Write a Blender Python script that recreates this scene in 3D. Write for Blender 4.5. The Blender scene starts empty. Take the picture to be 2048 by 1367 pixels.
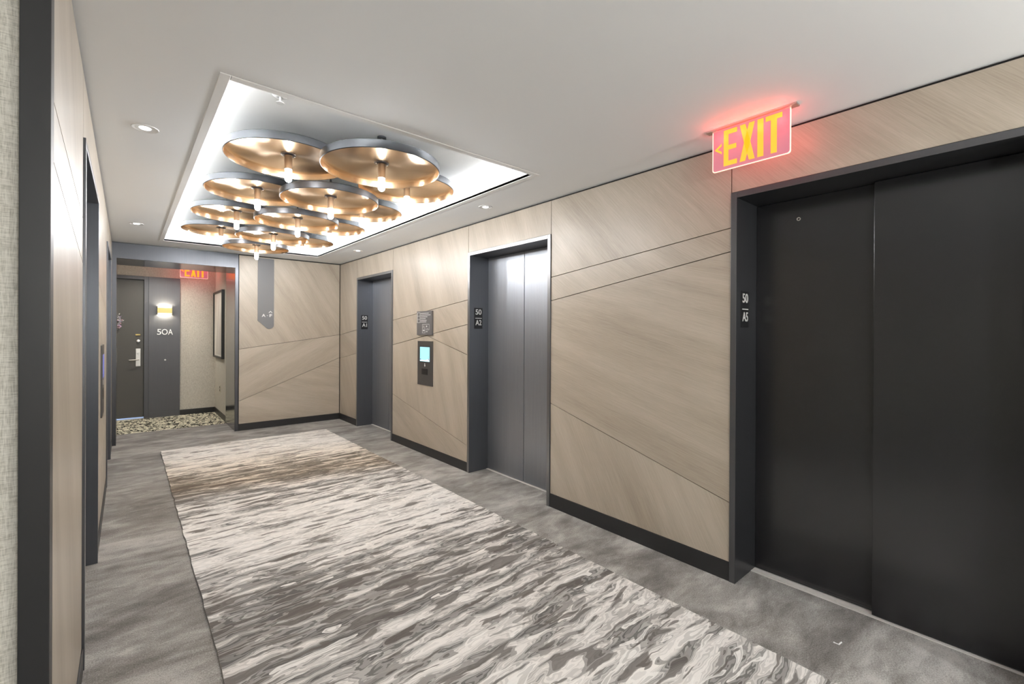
import bpy, bmesh, math, random
from mathutils import Matrix, Vector

S = bpy.context.scene
COL = S.collection
PI = math.pi

# ------------------------------------------------------------------ camera
F_PX, YAW, PITCH, ROLL, CY, CAM_H = 899.431, 0.708385, -0.00167931, 0.00508142, 665.32, 1.52879
fw = Vector((math.sin(YAW) * math.cos(PITCH), math.cos(YAW) * math.cos(PITCH), math.sin(PITCH)))
rt = Vector((math.cos(YAW), -math.sin(YAW), 0))
up = rt.cross(fw)
rt2 = rt * math.cos(ROLL) + up * math.sin(ROLL)
up2 = up * math.cos(ROLL) - rt * math.sin(ROLL)
cam_data = bpy.data.cameras.new('camera')
cam = bpy.data.objects.new('camera', cam_data)
COL.objects.link(cam)
M = Matrix((rt2, up2, -fw)).transposed().to_4x4()
M.translation = Vector((0, 0, CAM_H))
cam.matrix_world = M
cam_data.sensor_fit = 'HORIZONTAL'
cam_data.sensor_width = 36.0
cam_data.lens = F_PX / 2048 * 36.0
cam_data.shift_y = -(683.5 - CY) / 2048
cam_data.clip_start = 0.02
S.camera = cam

# ------------------------------------------------------------------ world, exposure
S.view_settings.view_transform = 'Standard'
S.view_settings.look = 'None'
S.view_settings.gamma = 1.0
S.view_settings.use_curve_mapping = False
S.view_settings.exposure = 0.22
w = bpy.data.worlds.new('world')
S.world = w
w.use_nodes = True
w.node_tree.nodes['Background'].inputs[0].default_value = (0.5, 0.55, 0.6, 1)
w.node_tree.nodes['Background'].inputs[1].default_value = 0.3

# light levels: lamps of the place, plus added fill lamps out of view
BULB = 260.0          # dish light bulbs
COVE = 40.0           # strips hidden in the ceiling recess
DOWN = 16.0            # recessed downlights, watts
FILL_SOUTH = 22.0  # added ceiling spots out of view, for ambient light
FILL_POINT = 45.0       # added fill points out of view, without fixtures
SCONCE = 90.0
RED = 2.0
DAY = 6.0

# ------------------------------------------------------------------ places
XR, XL, YE, HC = 2.829, -0.150, 7.926, 2.70
ELEV = {'one': (5.868, 7.155), 'two': (2.778, 4.036), 'five': (-0.055, 1.228)}
DOOR_H = 2.39
YC = 8.75          # north end of the portal lining
YF = 10.08         # far corridor wall
XCW = 1.268        # corridor side wall

# ------------------------------------------------------------------ node helpers
def new_mat(name):
    m = bpy.data.materials.new(name)
    m.use_nodes = True
    nt = m.node_tree
    b = nt.nodes['Principled BSDF']
    return m, nt, b

def N(nt, kind, **kw):
    n = nt.nodes.new(kind)
    for k, v in kw.items():
        if hasattr(n, k) and k not in ('inputs',):
            setattr(n, k, v)
    return n

def L(nt, a, b):
    nt.links.new(a, b)

def simple(name, col, rough=0.5, metal=0.0, spec=0.5, emit=None, strength=0.0, coat=0.0, bump=None):
    m, nt, b = new_mat(name)
    b.inputs['Base Color'].default_value = (*col, 1)
    b.inputs['Roughness'].default_value = rough
    b.inputs['Metallic'].default_value = metal
    b.inputs['Specular IOR Level'].default_value = spec
    b.inputs['Coat Weight'].default_value = coat
    if emit:
        b.inputs['Emission Color'].default_value = (*emit, 1)
        b.inputs['Emission Strength'].default_value = strength
    if bump:
        sc, st = bump
        tc = N(nt, 'ShaderNodeTexCoord')
        no = N(nt, 'ShaderNodeTexNoise')
        no.inputs['Scale'].default_value = sc
        bp = N(nt, 'ShaderNodeBump')
        bp.inputs['Strength'].default_value = st
        bp.inputs['Distance'].default_value = 0.002
        L(nt, tc.outputs['Object'], no.inputs['Vector'])
        L(nt, no.outputs['Fac'], bp.inputs['Height'])
        L(nt, bp.outputs['Normal'], b.inputs['Normal'])
    return m

def ramp(nt, stops, interp='LINEAR'):
    r = N(nt, 'ShaderNodeValToRGB')
    r.color_ramp.interpolation = interp
    e = r.color_ramp.elements
    while len(e) > 1:
        e.remove(e[-1])
    for i, (p, c) in enumerate(stops):
        x = e[0] if i == 0 else e.new(p)
        x.position = p
        x.color = (*c, 1) if len(c) == 3 else c
    return r

def mapped(nt, src, scale, loc=(0, 0, 0), rot=(0, 0, 0)):
    mp = N(nt, 'ShaderNodeMapping')
    mp.inputs['Scale'].default_value = scale
    mp.inputs['Location'].default_value = loc
    mp.inputs['Rotation'].default_value = rot
    L(nt, src, mp.inputs['Vector'])
    return mp.outputs['Vector']

def noise(nt, vec, scale=1.0, detail=2.0, rough=0.5, dist=0.0):
    n = N(nt, 'ShaderNodeTexNoise')
    n.inputs['Scale'].default_value = scale
    n.inputs['Detail'].default_value = detail
    n.inputs['Roughness'].default_value = rough
    n.inputs['Distortion'].default_value = dist
    L(nt, vec, n.inputs['Vector'])
    return n.outputs['Fac']

def math_(nt, op, a, b=None, c=None):
    n = N(nt, 'ShaderNodeMath', operation=op)
    for i, v in enumerate((a, b, c)):
        if v is None:
            continue
        if isinstance(v, (int, float)):
            n.inputs[i].default_value = v
        else:
            L(nt, v, n.inputs[i])
    return n.outputs[0]

def mixc(nt, fac, a, b, mode='MIX'):
    n = N(nt, 'ShaderNodeMix', data_type='RGBA', blend_type=mode)
    for sock, v in ((n.inputs[0], fac), (n.inputs[6], a), (n.inputs[7], b)):
        if isinstance(v, (int, float)):
            sock.default_value = v
        elif isinstance(v, tuple):
            sock.default_value = (*v, 1) if len(v) == 3 else v
        else:
            L(nt, v, sock)
    return n.outputs[2]

# ------------------------------------------------------------------ materials
def mat_wood():
    m, nt, b = new_mat('grey oak veneer')
    uv = N(nt, 'ShaderNodeUVMap', uv_map='grain')
    u = uv.outputs['UV']
    bands = noise(nt, mapped(nt, u, (0.45, 4.5, 1)), 1.0, 3.0, 0.55, 0.2)
    fine = noise(nt, mapped(nt, u, (4.0, 150.0, 1)), 1.0, 3.0, 0.65, 0.1)
    pores = noise(nt, mapped(nt, u, (14.0, 420.0, 1)), 1.0, 2.0, 0.6)
    t = math_(nt, 'ADD', math_(nt, 'MULTIPLY', bands, 0.50), math_(nt, 'ADD', math_(nt, 'MULTIPLY', fine, 0.32), math_(nt, 'MULTIPLY', pores, 0.18)))
    r = ramp(nt, [(0.30, (0.27, 0.220, 0.168)), (0.44, (0.385, 0.328, 0.258)), (0.56, (0.46, 0.398, 0.320)), (0.72, (0.55, 0.487, 0.405))])
    L(nt, t, r.inputs['Fac'])
    L(nt, r.outputs['Color'], b.inputs['Base Color'])
    b.inputs['Roughness'].default_value = 0.42
    b.inputs['Specular IOR Level'].default_value = 0.5
    b.inputs['Coat Weight'].default_value = 0.55
    b.inputs['Coat Roughness'].default_value = 0.34
    bp = N(nt, 'ShaderNodeBump')
    bp.inputs['Strength'].default_value = 0.08
    bp.inputs['Distance'].default_value = 0.001
    L(nt, fine, bp.inputs['Height'])
    L(nt, bp.outputs['Normal'], b.inputs['Normal'])
    return m

def mat_metal(name, col, rough, metal=0.85, aniso=0.4):
    m, nt, b = new_mat(name)
    tc = N(nt, 'ShaderNodeTexCoord')
    n1 = noise(nt, mapped(nt, tc.outputs['Object'], (60, 60, 2.0)), 1.0, 2.0, 0.6)
    n2 = noise(nt, tc.outputs['Object'], 260.0, 2.0, 0.6)
    k = math_(nt, 'ADD', math_(nt, 'MULTIPLY', n1, 0.16), math_(nt, 'MULTIPLY', n2, 0.16))
    k = math_(nt, 'ADD', k, 0.84)
    c = mixc(nt, 1.0, (*col, 1), k, 'MULTIPLY')
    L(nt, c, b.inputs['Base Color'])
    b.inputs['Metallic'].default_value = metal
    b.inputs['Roughness'].default_value = rough
    b.inputs['Anisotropic'].default_value = aniso
    return m

def mat_carpet():
    m, nt, b = new_mat('taupe cut pile carpet')
    tc = N(nt, 'ShaderNodeTexCoord')
    o = tc.outputs['Object']
    big = noise(nt, mapped(nt, o, (1.3, 2.6, 1), (3.1, 1.7, 0)), 1.0, 4.0, 0.62, 0.6)
    mid = noise(nt, mapped(nt, o, (5.0, 11.0, 1), (0, 0, 0), (0, 0, 0.12)), 1.0, 4.0, 0.65, 0.5)
    pile = noise(nt, o, 150.0, 3.0, 0.75)
    t = math_(nt, 'ADD', math_(nt, 'MULTIPLY', big, 0.55), math_(nt, 'MULTIPLY', mid, 0.30))  # shading of the brushed pile is put into the colour as mottling
    t = math_(nt, 'ADD', t, math_(nt, 'MULTIPLY', pile, 0.44))
    t = math_(nt, 'SUBTRACT', t, 0.11)
    r = ramp(nt, [(0.36, (0.072, 0.063, 0.055)), (0.46, (0.155, 0.143, 0.130)), (0.55, (0.265, 0.252, 0.235)), (0.66, (0.47, 0.455, 0.43))])
    L(nt, t, r.inputs['Fac'])
    L(nt, r.outputs['Color'], b.inputs['Base Color'])
    b.inputs['Roughness'].default_value = 0.95
    b.inputs['Specular IOR Level'].default_value = 0.1
    b.inputs['Sheen Weight'].default_value = 0.25
    b.inputs['Sheen Roughness'].default_value = 0.5
    bp = N(nt, 'ShaderNodeBump')
    bp.inputs['Strength'].default_value = 0.6
    bp.inputs['Distance'].default_value = 0.006
    L(nt, pile, bp.inputs['Height'])
    L(nt, bp.outputs['Normal'], b.inputs['Normal'])
    return m

def mat_rug():
    m, nt, b = new_mat('streaked wool rug')
    tc = N(nt, 'ShaderNodeTexCoord')
    o = tc.outputs['Object']
    sep = N(nt, 'ShaderNodeSeparateXYZ')
    L(nt, o, sep.inputs[0])
    X, Y = sep.outputs['X'], sep.outputs['Y']
    # wavering of the streaks
    wv = noise(nt, mapped(nt, o, (3.2, 3.2, 1)), 1.0, 3.0, 0.55)
    wv2 = noise(nt, mapped(nt, o, (11.0, 11.0, 1), (5, 2, 0)), 1.0, 2.0, 0.5)
    Yw = math_(nt, 'ADD', Y, math_(nt, 'ADD', math_(nt, 'MULTIPLY', math_(nt, 'SUBTRACT', wv, 0.5), 0.085), math_(nt, 'MULTIPLY', math_(nt, 'SUBTRACT', wv2, 0.5), 0.018)))
    comb = N(nt, 'ShaderNodeCombineXYZ')
    L(nt, X, comb.inputs[0]); L(nt, Yw, comb.inputs[1])
    v = comb.outputs[0]
    s1 = noise(nt, mapped(nt, v, (1.7, 11.0, 1)), 1.0, 1.8, 0.5, 0.35)
    s2 = noise(nt, mapped(nt, v, (3.8, 18.0, 1), (7.3, 2.2, 0)), 1.0, 1.0, 0.5, 0.4)
    s3 = noise(nt, mapped(nt, v, (0.8, 2.2, 1), (1.1, 9.2, 0)), 1.0, 2.0, 0.5)
    s4 = noise(nt, mapped(nt, v, (12.0, 44.0, 1), (1.3, 6.2, 0)), 1.0, 1.0, 0.5, 0.4)
    def dev(n, k): return math_(nt, 'MULTIPLY', math_(nt, 'SUBTRACT', n, 0.5), k)
    t = math_(nt, 'ADD', math_(nt, 'ADD', dev(s1, 0.56), dev(s2, 0.34)), math_(nt, 'ADD', dev(s3, 0.22), dev(s4, 0.08)))
    t = math_(nt, 'ADD', t, 0.487)
    # broad bands across the rug, by distance along it
    slant = math_(nt, 'ADD', Y, math_(nt, 'MULTIPLY', math_(nt, 'SUBTRACT', X, 1.33), 0.18))
    pos = math_(nt, 'DIVIDE', slant, 8.0)
    def g(x): return (x, x, x)
    band = ramp(nt, [(0.0, g(.50)), (0.19, g(.49)), (0.265, g(.42)), (0.30, g(.29)), (0.345, g(.33)), (0.39, g(.55)), (0.44, g(.64)), (0.50, g(.62)), (0.53, g(.52)),
                     (0.56, g(.46)), (0.60, g(.38)), (0.635, g(.27)), (0.685, g(.36)), (0.73, g(.56)), (0.80, g(.68)), (0.9, g(.70))])
    L(nt, pos, band.inputs['Fac'])
    t = math_(nt, 'ADD', t, math_(nt, 'MULTIPLY', math_(nt, 'SUBTRACT', band.outputs['Color'], 0.5), 0.42))
    def w_(x): return (x, x * 0.965, x * 0.925)
    stops = [(.0, .12), (.30, .22), (.335, .13), (.365, .30), (.39, .17), (.41, .42), (.43, .30), (.448, .58), (.468, .46), (.487, .70), (.505, .58),
             (.525, .76), (.545, .64), (.562, .80), (.585, .70), (.605, .84), (.640, .72), (.662, .87), (.70, .76)]
    r = ramp(nt, [(p, w_(x)) for p, x in stops], 'CONSTANT')
    L(nt, t, r.inputs['Fac'])
    # a second drawing of patches laid over the first
    t2 = math_(nt, 'ADD', math_(nt, 'ADD', dev(noise(nt, mapped(nt, v, (3.4, 17.0, 1), (4.1, 8.7, 0)), 1.0, 1.5, 0.5, 0.6), 1.0), 0.5), math_(nt, 'MULTIPLY', dev(band.outputs['Color'], 0.42), 1.0))
    rb = ramp(nt, [(0.0, (0.12, 0.108, 0.10, 1)), (.36, (0.30, 0.285, 0.27, 1)), (.41, (0, 0, 0, 0)), (.615, (0, 0, 0, 0)), (.6151, (0.84, 0.82, 0.79, 1)), (.66, (0.6, 0.585, 0.56, 1)), (.71, (0.87, 0.85, 0.82, 1))], 'CONSTANT')
    L(nt, t2, rb.inputs['Fac'])
    c = mixc(nt, math_(nt, 'MULTIPLY', rb.outputs['Alpha'], 0.85), r.outputs['Color'], rb.outputs['Color'])
    # thin dark flecks
    fl = noise(nt, mapped(nt, v, (3.0, 26.0, 1), (2.2, 4.4, 0)), 1.0, 1.5, 0.5, 0.5)
    flm = ramp(nt, [(0.350, (1, 1, 1)), (0.360, (0, 0, 0))])
    L(nt, fl, flm.inputs['Fac'])
    c = mixc(nt, math_(nt, 'MULTIPLY', flm.outputs['Color'], 0.8), c, (0.13, 0.115, 0.105))
    # brown warmth of the far band
    tint = ramp(nt, [(0.0, g(0)), (0.59, g(0)), (0.64, g(.8)), (0.72, g(.55)), (0.82, g(.1)), (1.0, g(.1))])
    L(nt, pos, tint.inputs['Fac'])
    c = mixc(nt, tint.outputs['Color'], c, mixc(nt, 1.0, c, (0.93, 0.81, 0.66), 'MULTIPLY'))
    pile = noise(nt, o, 320.0, 2.0, 0.7)
    c = mixc(nt, 1.0, c, math_(nt, 'ADD', math_(nt, 'MULTIPLY', pile, 0.22), 0.89), 'MULTIPLY')
    L(nt, c, b.inputs['Base Color'])
    b.inputs['Roughness'].default_value = 0.95
    b.inputs['Specular IOR Level'].default_value = 0.1
    bp = N(nt, 'ShaderNodeBump')
    bp.inputs['Strength'].default_value = 0.35
    bp.inputs['Distance'].default_value = 0.004
    L(nt, pile, bp.inputs['Height'])
    L(nt, bp.outputs['Normal'], b.inputs['Normal'])
    return m

def mat_pebble():
    m, nt, b = new_mat('black and cream patterned carpet')
    tc = N(nt, 'ShaderNodeTexCoord')
    o = tc.outputs['Object']
    n = noise(nt, mapped(nt, o, (19.0, 10.5, 1)), 1.0, 1.0, 0.5, 1.6)
    r = ramp(nt, [(0.46, (0.035, 0.034, 0.03)), (0.50, (0.62, 0.60, 0.47)), (0.62, (0.72, 0.69, 0.55))])
    L(nt, n, r.inputs['Fac'])
    L(nt, r.outputs['Color'], b.inputs['Base Color'])
    b.inputs['Roughness'].default_value = 0.95
    b.inputs['Specular IOR Level'].default_value = 0.1
    return m

def mat_linen():
    m, nt, b = new_mat('cream linen wallcovering')
    tc = N(nt, 'ShaderNodeTexCoord')
    o = tc.outputs['Object']
    a = noise(nt, mapped(nt, o, (40, 40, 420)), 1.0, 2.0, 0.6)
    c_ = noise(nt, mapped(nt, o, (420, 420, 40)), 1.0, 2.0, 0.6)
    t = math_(nt, 'MULTIPLY', math_(nt, 'ADD', a, c_), 0.5)
    r = ramp(nt, [(0.36, (0.40, 0.375, 0.32)), (0.5, (0.59, 0.56, 0.495)), (0.62, (0.70, 0.67, 0.60))])
    L(nt, t, r.inputs['Fac'])
    L(nt, r.outputs['Color'], b.inputs['Base Color'])
    b.inputs['Roughness'].default_value = 0.75
    return m

def mat_bronze():
    m, nt, b = new_mat('brushed bronze')
    b.inputs['Base Color'].default_value = (0.90, 0.665, 0.44, 1)
    b.inputs['Metallic'].default_value = 1.0
    b.inputs['Roughness'].default_value = 0.26
    b.inputs['Anisotropic'].default_value = 0.85
    b.inputs['Anisotropic Rotation'].default_value = 0.25
    tg = N(nt, 'ShaderNodeTangent', direction_type='RADIAL', axis='Z')
    L(nt, tg.outputs[0], b.inputs['Tangent'])
    return m

def mat_exit_panel():
    m, nt, b = new_mat('edge lit pink acrylic')
    b.inputs['Base Color'].default_value = (0.45, 0.22, 0.26, 1)
    b.inputs['Roughness'].default_value = 0.5
    b.inputs['Emission Color'].default_value = (1.0, 0.22, 0.32, 1)
    b.inputs['Emission Strength'].default_value = 0.30
    return m

WOOD = mat_wood()
SHADED_METAL = mat_metal('shaded door panel', (0.019, 0.019, 0.021), 0.24, 0.25)  # darkened copy of the door metal for A5, its dimness put into the colour
SHADED_METAL.node_tree.nodes['Principled BSDF'].inputs['Specular IOR Level'].default_value = 0.9
GREY_METAL = mat_metal('gunmetal door panel', (0.355, 0.37, 0.40), 0.40, 0.85)
FACE_LIT = mat_metal('light-catching frame edge', (0.27, 0.27, 0.275), 0.33, 0.9)  # front faces of the frames, with caught light painted in as a paler tone
FRAME_METAL = mat_metal('gunmetal frame', (0.12, 0.127, 0.142), 0.34, 0.65)
FACE_SHADED = mat_metal('shaded frame edge', (0.10, 0.10, 0.105), 0.36, 0.6)  # front face for A5: paler than its lining, shade still painted in
FRAME_SHADED = mat_metal('shaded frame', (0.040, 0.041, 0.045), 0.34, 0.4)  # A5 copy of the frame metal, painted darker for shade
PORTAL_METAL = mat_metal('smooth gunmetal lining', (0.27, 0.27, 0.28), 0.17, 0.9, 0.0)
PORTAL_FACE = mat_metal('gunmetal portal face', (0.10, 0.104, 0.115), 0.36, 0.8)
BASE = simple('charcoal baseboard', (0.022, 0.022, 0.023), 0.4)
BLACK = simple('black shadow gap', (0.008, 0.008, 0.008), 0.8)
CEIL = simple('ceiling paint', (0.87, 0.885, 0.895), 0.75, bump=(90, 0.05))
TRAYP = simple('white recess paint', (0.86, 0.86, 0.85), 0.7)
CARPET, RUG, PEBBLE, LINEN = mat_carpet(), mat_rug(), mat_pebble(), mat_linen()
RUG_EDGE = simple('rug edge binding', (0.34, 0.32, 0.30), 0.95)
STEEL = mat_metal('satin sill metal', (0.82, 0.79, 0.75), 0.5, 0.2)
NICKEL = simple('satin nickel', (0.62, 0.60, 0.56), 0.3, 1.0)
BRONZE = mat_bronze()
GUN = simple('nickel dish outside', (0.10, 0.103, 0.112), 0.34, 0.9)
SOCKET = simple('antique bronze socket', (0.22, 0.17, 0.13), 0.38, 0.9)
FLANGE = simple('dark bronze flange', (0.07, 0.06, 0.06), 0.35, 0.8)
BULBM = simple('lit clear bulb', (1, 1, 1), 0.2, emit=(0.97, 0.985, 1.0), strength=BULB)
COVEM = simple('lit recess strip', (1, 1, 1), 0.5, emit=(0.95, 0.98, 1.0), strength=COVE)
LENS = simple('lit downlight lens', (1, 1, 1), 0.4, emit=(1.0, 0.97, 0.93), strength=6.0)
WHITE = simple('white trim', (0.75, 0.75, 0.74), 0.45)
SIGN_BLACK = simple('black sign plate', (0.006, 0.006, 0.007), 0.35)
LETTER = simple('raised white lettering', (0.72, 0.72, 0.70), 0.5)
PANEL_GREY = simple('dark bronze call plate', (0.095, 0.090, 0.088), 0.38, 0.5)
PLAQUE = simple('grey plaque', (0.13, 0.125, 0.125), 0.45, 0.2)
PLAQUE_TXT = simple('plaque lettering', (0.55, 0.55, 0.54), 0.5)
FLAG_GREY = simple('grey sign panel', (0.17, 0.17, 0.175), 0.5)
SCREEN = simple('lit blue screen', (0.1, 0.2, 0.25), 0.3, emit=(0.36, 0.80, 0.92), strength=1.0)
SCREEN_DIM = simple('dim blue screen', (0.05, 0.06, 0.2), 0.3, emit=(0.16, 0.18, 0.62), strength=0.6)
SCREEN_W = simple('lit white screen band', (0.1, 0.2, 0.25), 0.3, emit=(0.75, 0.95, 1.0), strength=1.1)
SCREEN_D = simple('dark screen mark', (0.02, 0.05, 0.12), 0.3, emit=(0.05, 0.12, 0.35), strength=0.4)
EXITP = mat_exit_panel()
EXITL = simple('lit amber letters', (0.9, 0.4, 0.05), 0.4, emit=(1.0, 0.34, 0.02), strength=0.9)
EXITE = simple('lit acrylic edge', (0.9, 0.6, 0.5), 0.2, emit=(1.0, 0.55, 0.42), strength=1.15)
REDLED = simple('red lamp strip', (0.9, 0.1, 0.1), 0.4, emit=(1.0, 0.06, 0.05), strength=3.0)
DOORM = simple('dark brown door laminate', (0.085, 0.082, 0.075), 0.5)
SURR = mat_metal('charcoal door surround', (0.115, 0.118, 0.128), 0.45, 0.3)
BRASS = simple('aged brass', (0.42, 0.33, 0.13), 0.35, 1.0)
SCONM = simple('lit sconce glass', (1, 0.95, 0.8), 0.4, emit=(1.0, 0.86, 0.48), strength=2.2)
SCONL = simple('lit sconce lamp', (1, 0.95, 0.8), 0.4, emit=(1.0, 0.95, 0.86), strength=SCONCE)
PAPER = simple('art paper', (0.72, 0.70, 0.66), 0.6)
PAPER2 = simple('art paper folds', (0.58, 0.55, 0.52), 0.6)
BLACKFR = simple('black picture frame', (0.012, 0.012, 0.012), 0.4)
PLATE_W = simple('beige outlet', (0.52, 0.48, 0.36), 0.4)
LINT = simple('white scrap', (0.85, 0.85, 0.84), 0.7)
LILAC = simple('lilac petals', (0.38, 0.28, 0.48), 0.7)
PINK = simple('pink petals', (0.62, 0.36, 0.44), 0.7)
CREAM = simple('pale petals', (0.66, 0.64, 0.62), 0.7)
GREYTW = simple('grey twigs', (0.30, 0.29, 0.30), 0.8)
THRESH = simple('pale threshold', (0.75, 0.78, 0.82), 0.4)

# ------------------------------------------------------------------ mesh builder
class MB:
    def __init__(self):
        self.bm = bmesh.new()
        self.uv = self.bm.loops.layers.uv.new('grain')
        self.mats = []
    def mi(self, m):
        if m not in self.mats:
            self.mats.append(m)
        return self.mats.index(m)
    def face(self, vs, m):
        try:
            f = self.bm.faces.new(vs)
        except ValueError:
            return None
        f.material_index = self.mi(m)
        return f
    def box(self, x0, x1, y0, y1, z0, z1, m):
        x0, x1 = sorted((x0, x1)); y0, y1 = sorted((y0, y1)); z0, z1 = sorted((z0, z1))
        v = [self.bm.verts.new((x, y, z)) for z in (z0, z1) for y in (y0, y1) for x in (x0, x1)]
        for q in ((0, 2, 3, 1), (4, 5, 7, 6), (0, 1, 5, 4), (2, 6, 7, 3), (0, 4, 6, 2), (1, 3, 7, 5)):
            self.face([v[i] for i in q], m)
        return self
    def prism(self, pts, ax, a, b, m, angle=0.0, off=(0, 0)):
        """polygon pts in the two axes other than ax, extruded from a to b; grain uv turned by angle"""
        def P(p, t):
            if ax == 'x': return Vector((t, p[0], p[1]))
            if ax == 'y': return Vector((p[0], t, p[1]))
            return Vector((p[0], p[1], t))
        n = len(pts)
        va = [self.bm.verts.new(P(p, a)) for p in pts]
        vb = [self.bm.verts.new(P(p, b)) for p in pts]
        fs = [self.face(va, m), self.face(vb[::-1], m)]
        for i in range(n):
            fs.append(self.face([va[i], vb[i], vb[(i + 1) % n], va[(i + 1) % n]], m))
        c, s = math.cos(angle), math.sin(angle)
        for f in fs:
            if not f: continue
            for l in f.loops:
                co = l.vert.co
                p = (co.y, co.z) if ax == 'x' else ((co.x, co.z) if ax == 'y' else (co.x, co.y))
                l[self.uv].uv = (p[0] * c + p[1] * s + off[0], -p[0] * s + p[1] * c + off[1])
        return self
    def lathe(self, prof, cx, cy, n, mats, axis='z'):
        """closed or open profile of (r, h); mats: one material or one per segment"""
        rings = []
        for r, h in prof:
            if r < 1e-6:
                rings.append([self.bm.verts.new(self._ax(cx, cy, 0, 0, h, axis))])
            else:
                rings.append([self.bm.verts.new(self._ax(cx, cy, r * math.cos(2 * PI * k / n), r * math.sin(2 * PI * k / n), h, axis)) for k in range(n)])
        for i in range(len(rings) - 1):
            m = mats[i] if isinstance(mats, (list, tuple)) else mats
            A, B = rings[i], rings[i + 1]
            for k in range(n):
                k2 = (k + 1) % n
                if len(A) == 1 and len(B) == 1: continue
                if len(A) == 1: self.face([A[0], B[k], B[k2]], m)
                elif len(B) == 1: self.face([A[k], B[0], A[k2]], m)
                else: self.face([A[k], B[k], B[k2], A[k2]], m)
        return self
    def _ax(self, cx, cy, a, b, h, axis):
        if axis == 'z': return (cx + a, cy + b, h)
        if axis == 'y': return (cx + a, h, cy + b)
        return (h, cx + a, cy + b)
    def tube(self, pts, r, m, n=8):
        pts = [Vector(p) for p in pts]
        rings = []
        for i, p in enumerate(pts):
            d = (pts[min(i + 1, len(pts) - 1)] - pts[max(i - 1, 0)]).normalized()
            a = d.orthogonal().normalized(); c = d.cross(a)
            rings.append([self.bm.verts.new(p + (a * math.cos(2 * PI * k / n) + c * math.sin(2 * PI * k / n)) * r) for k in range(n)])
        for i in range(len(rings) - 1):
            for k in range(n):
                self.face([rings[i][k], rings[i + 1][k], rings[i + 1][(k + 1) % n], rings[i][(k + 1) % n]], m)
        self.face(rings[0][::-1], m); self.face(rings[-1], m)
        return self
    def build(self, name, parent=None, smooth=None, bevel=0.0, origin=None):
        bm = self.bm
        bmesh.ops.recalc_face_normals(bm, faces=bm.faces)
        me = bpy.data.meshes.new(name)
        bm.to_mesh(me); bm.free()
        for m in self.mats: me.materials.append(m)
        if smooth is not None:
            for p in me.polygons: p.use_smooth = True
            me.set_sharp_from_angle(angle=smooth)
        o = bpy.data.objects.new(name, me)
        COL.objects.link(o)
        if origin is not None:
            me.transform(Matrix.Translation(-Vector(origin)))
            o.location = origin
        if parent is not None:
            o.parent = parent
            if origin is None:
                o.matrix_parent_inverse = Matrix.Translation(parent.location).inverted()
            else:
                o.location = Vector(origin) - parent.location
        if bevel:
            md = o.modifiers.new('edge', 'BEVEL')
            md.width = bevel; md.segments = 2; md.limit_method = 'ANGLE'
        return o

def tag(o, label=None, cat=None, group=None, kind=None):
    if label: o['label'] = label
    if cat: o['category'] = cat
    if group: o['group'] = group
    if kind: o['kind'] = kind
    return o

def empty(name, loc):
    o = bpy.data.objects.new(name, None)
    o.empty_display_size = 0.05
    o.location = loc
    COL.objects.link(o)
    return o

FACE_S = Matrix(((1, 0, 0), (0, 0, -1), (0, 1, 0)))     # lettering that reads from the south (towards -y)
FACE_W = Matrix(((0, 0, -1), (-1, 0, 0), (0, 1, 0)))    # lettering on the right wall (faces -x)
FACE_E = Matrix(((0, 0, 1), (1, 0, 0), (0, 1, 0)))      # lettering on the left wall (faces +x)

def text_mesh(body, name, mat, parent, center, height, width, rot, depth=0.002, bold=0.0, space=1.0):
    cu = bpy.data.curves.new('tmp', 'FONT')
    cu.body = body
    cu.extrude = 0.5
    cu.offset = bold
    cu.space_character = space
    ob = bpy.data.objects.new('tmp', cu)
    COL.objects.link(ob)
    bpy.context.view_layer.update()
    me = bpy.data.meshes.new_from_object(ob.evaluated_get(bpy.context.evaluated_depsgraph_get()))
    bpy.data.objects.remove(ob)
    xs = [v.co.x for v in me.vertices]; ys = [v.co.y for v in me.vertices]
    cx, cy_ = (min(xs) + max(xs)) / 2, (min(ys) + max(ys)) / 2
    sx = width / (max(xs) - min(xs)); sy = height / (max(ys) - min(ys))
    for v in me.vertices:
        v.co = rot @ Vector(((v.co.x - cx) * sx, (v.co.y - cy_) * sy, v.co.z * depth))
    me.materials.clear(); me.materials.append(mat)
    me.name = name
    o = bpy.data.objects.new(name, me)
    COL.objects.link(o)
    o.parent = parent
    o.location = Vector(center) - parent.location
    return o

# ------------------------------------------------------------------ floor and ceiling
b = MB(); b.box(-4.3, 3.06, -1.7, 8.72, -0.06, 0.0, CARPET); b.box(3.06, 3.20, -1.7, 8.72, -0.06, -0.002, BLACK)
floor = tag(b.build('floor'), 'grey brown cut pile carpet of the elevator lobby', 'carpet', kind='structure')
b = MB(); b.box(-2.6, 1.6, 8.72, YF + 0.12, -0.06, 0.001, PEBBLE)
tag(b.build('floor_corridor'), 'black and cream patterned carpet outside door 50A', 'carpet', kind='structure')

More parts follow.
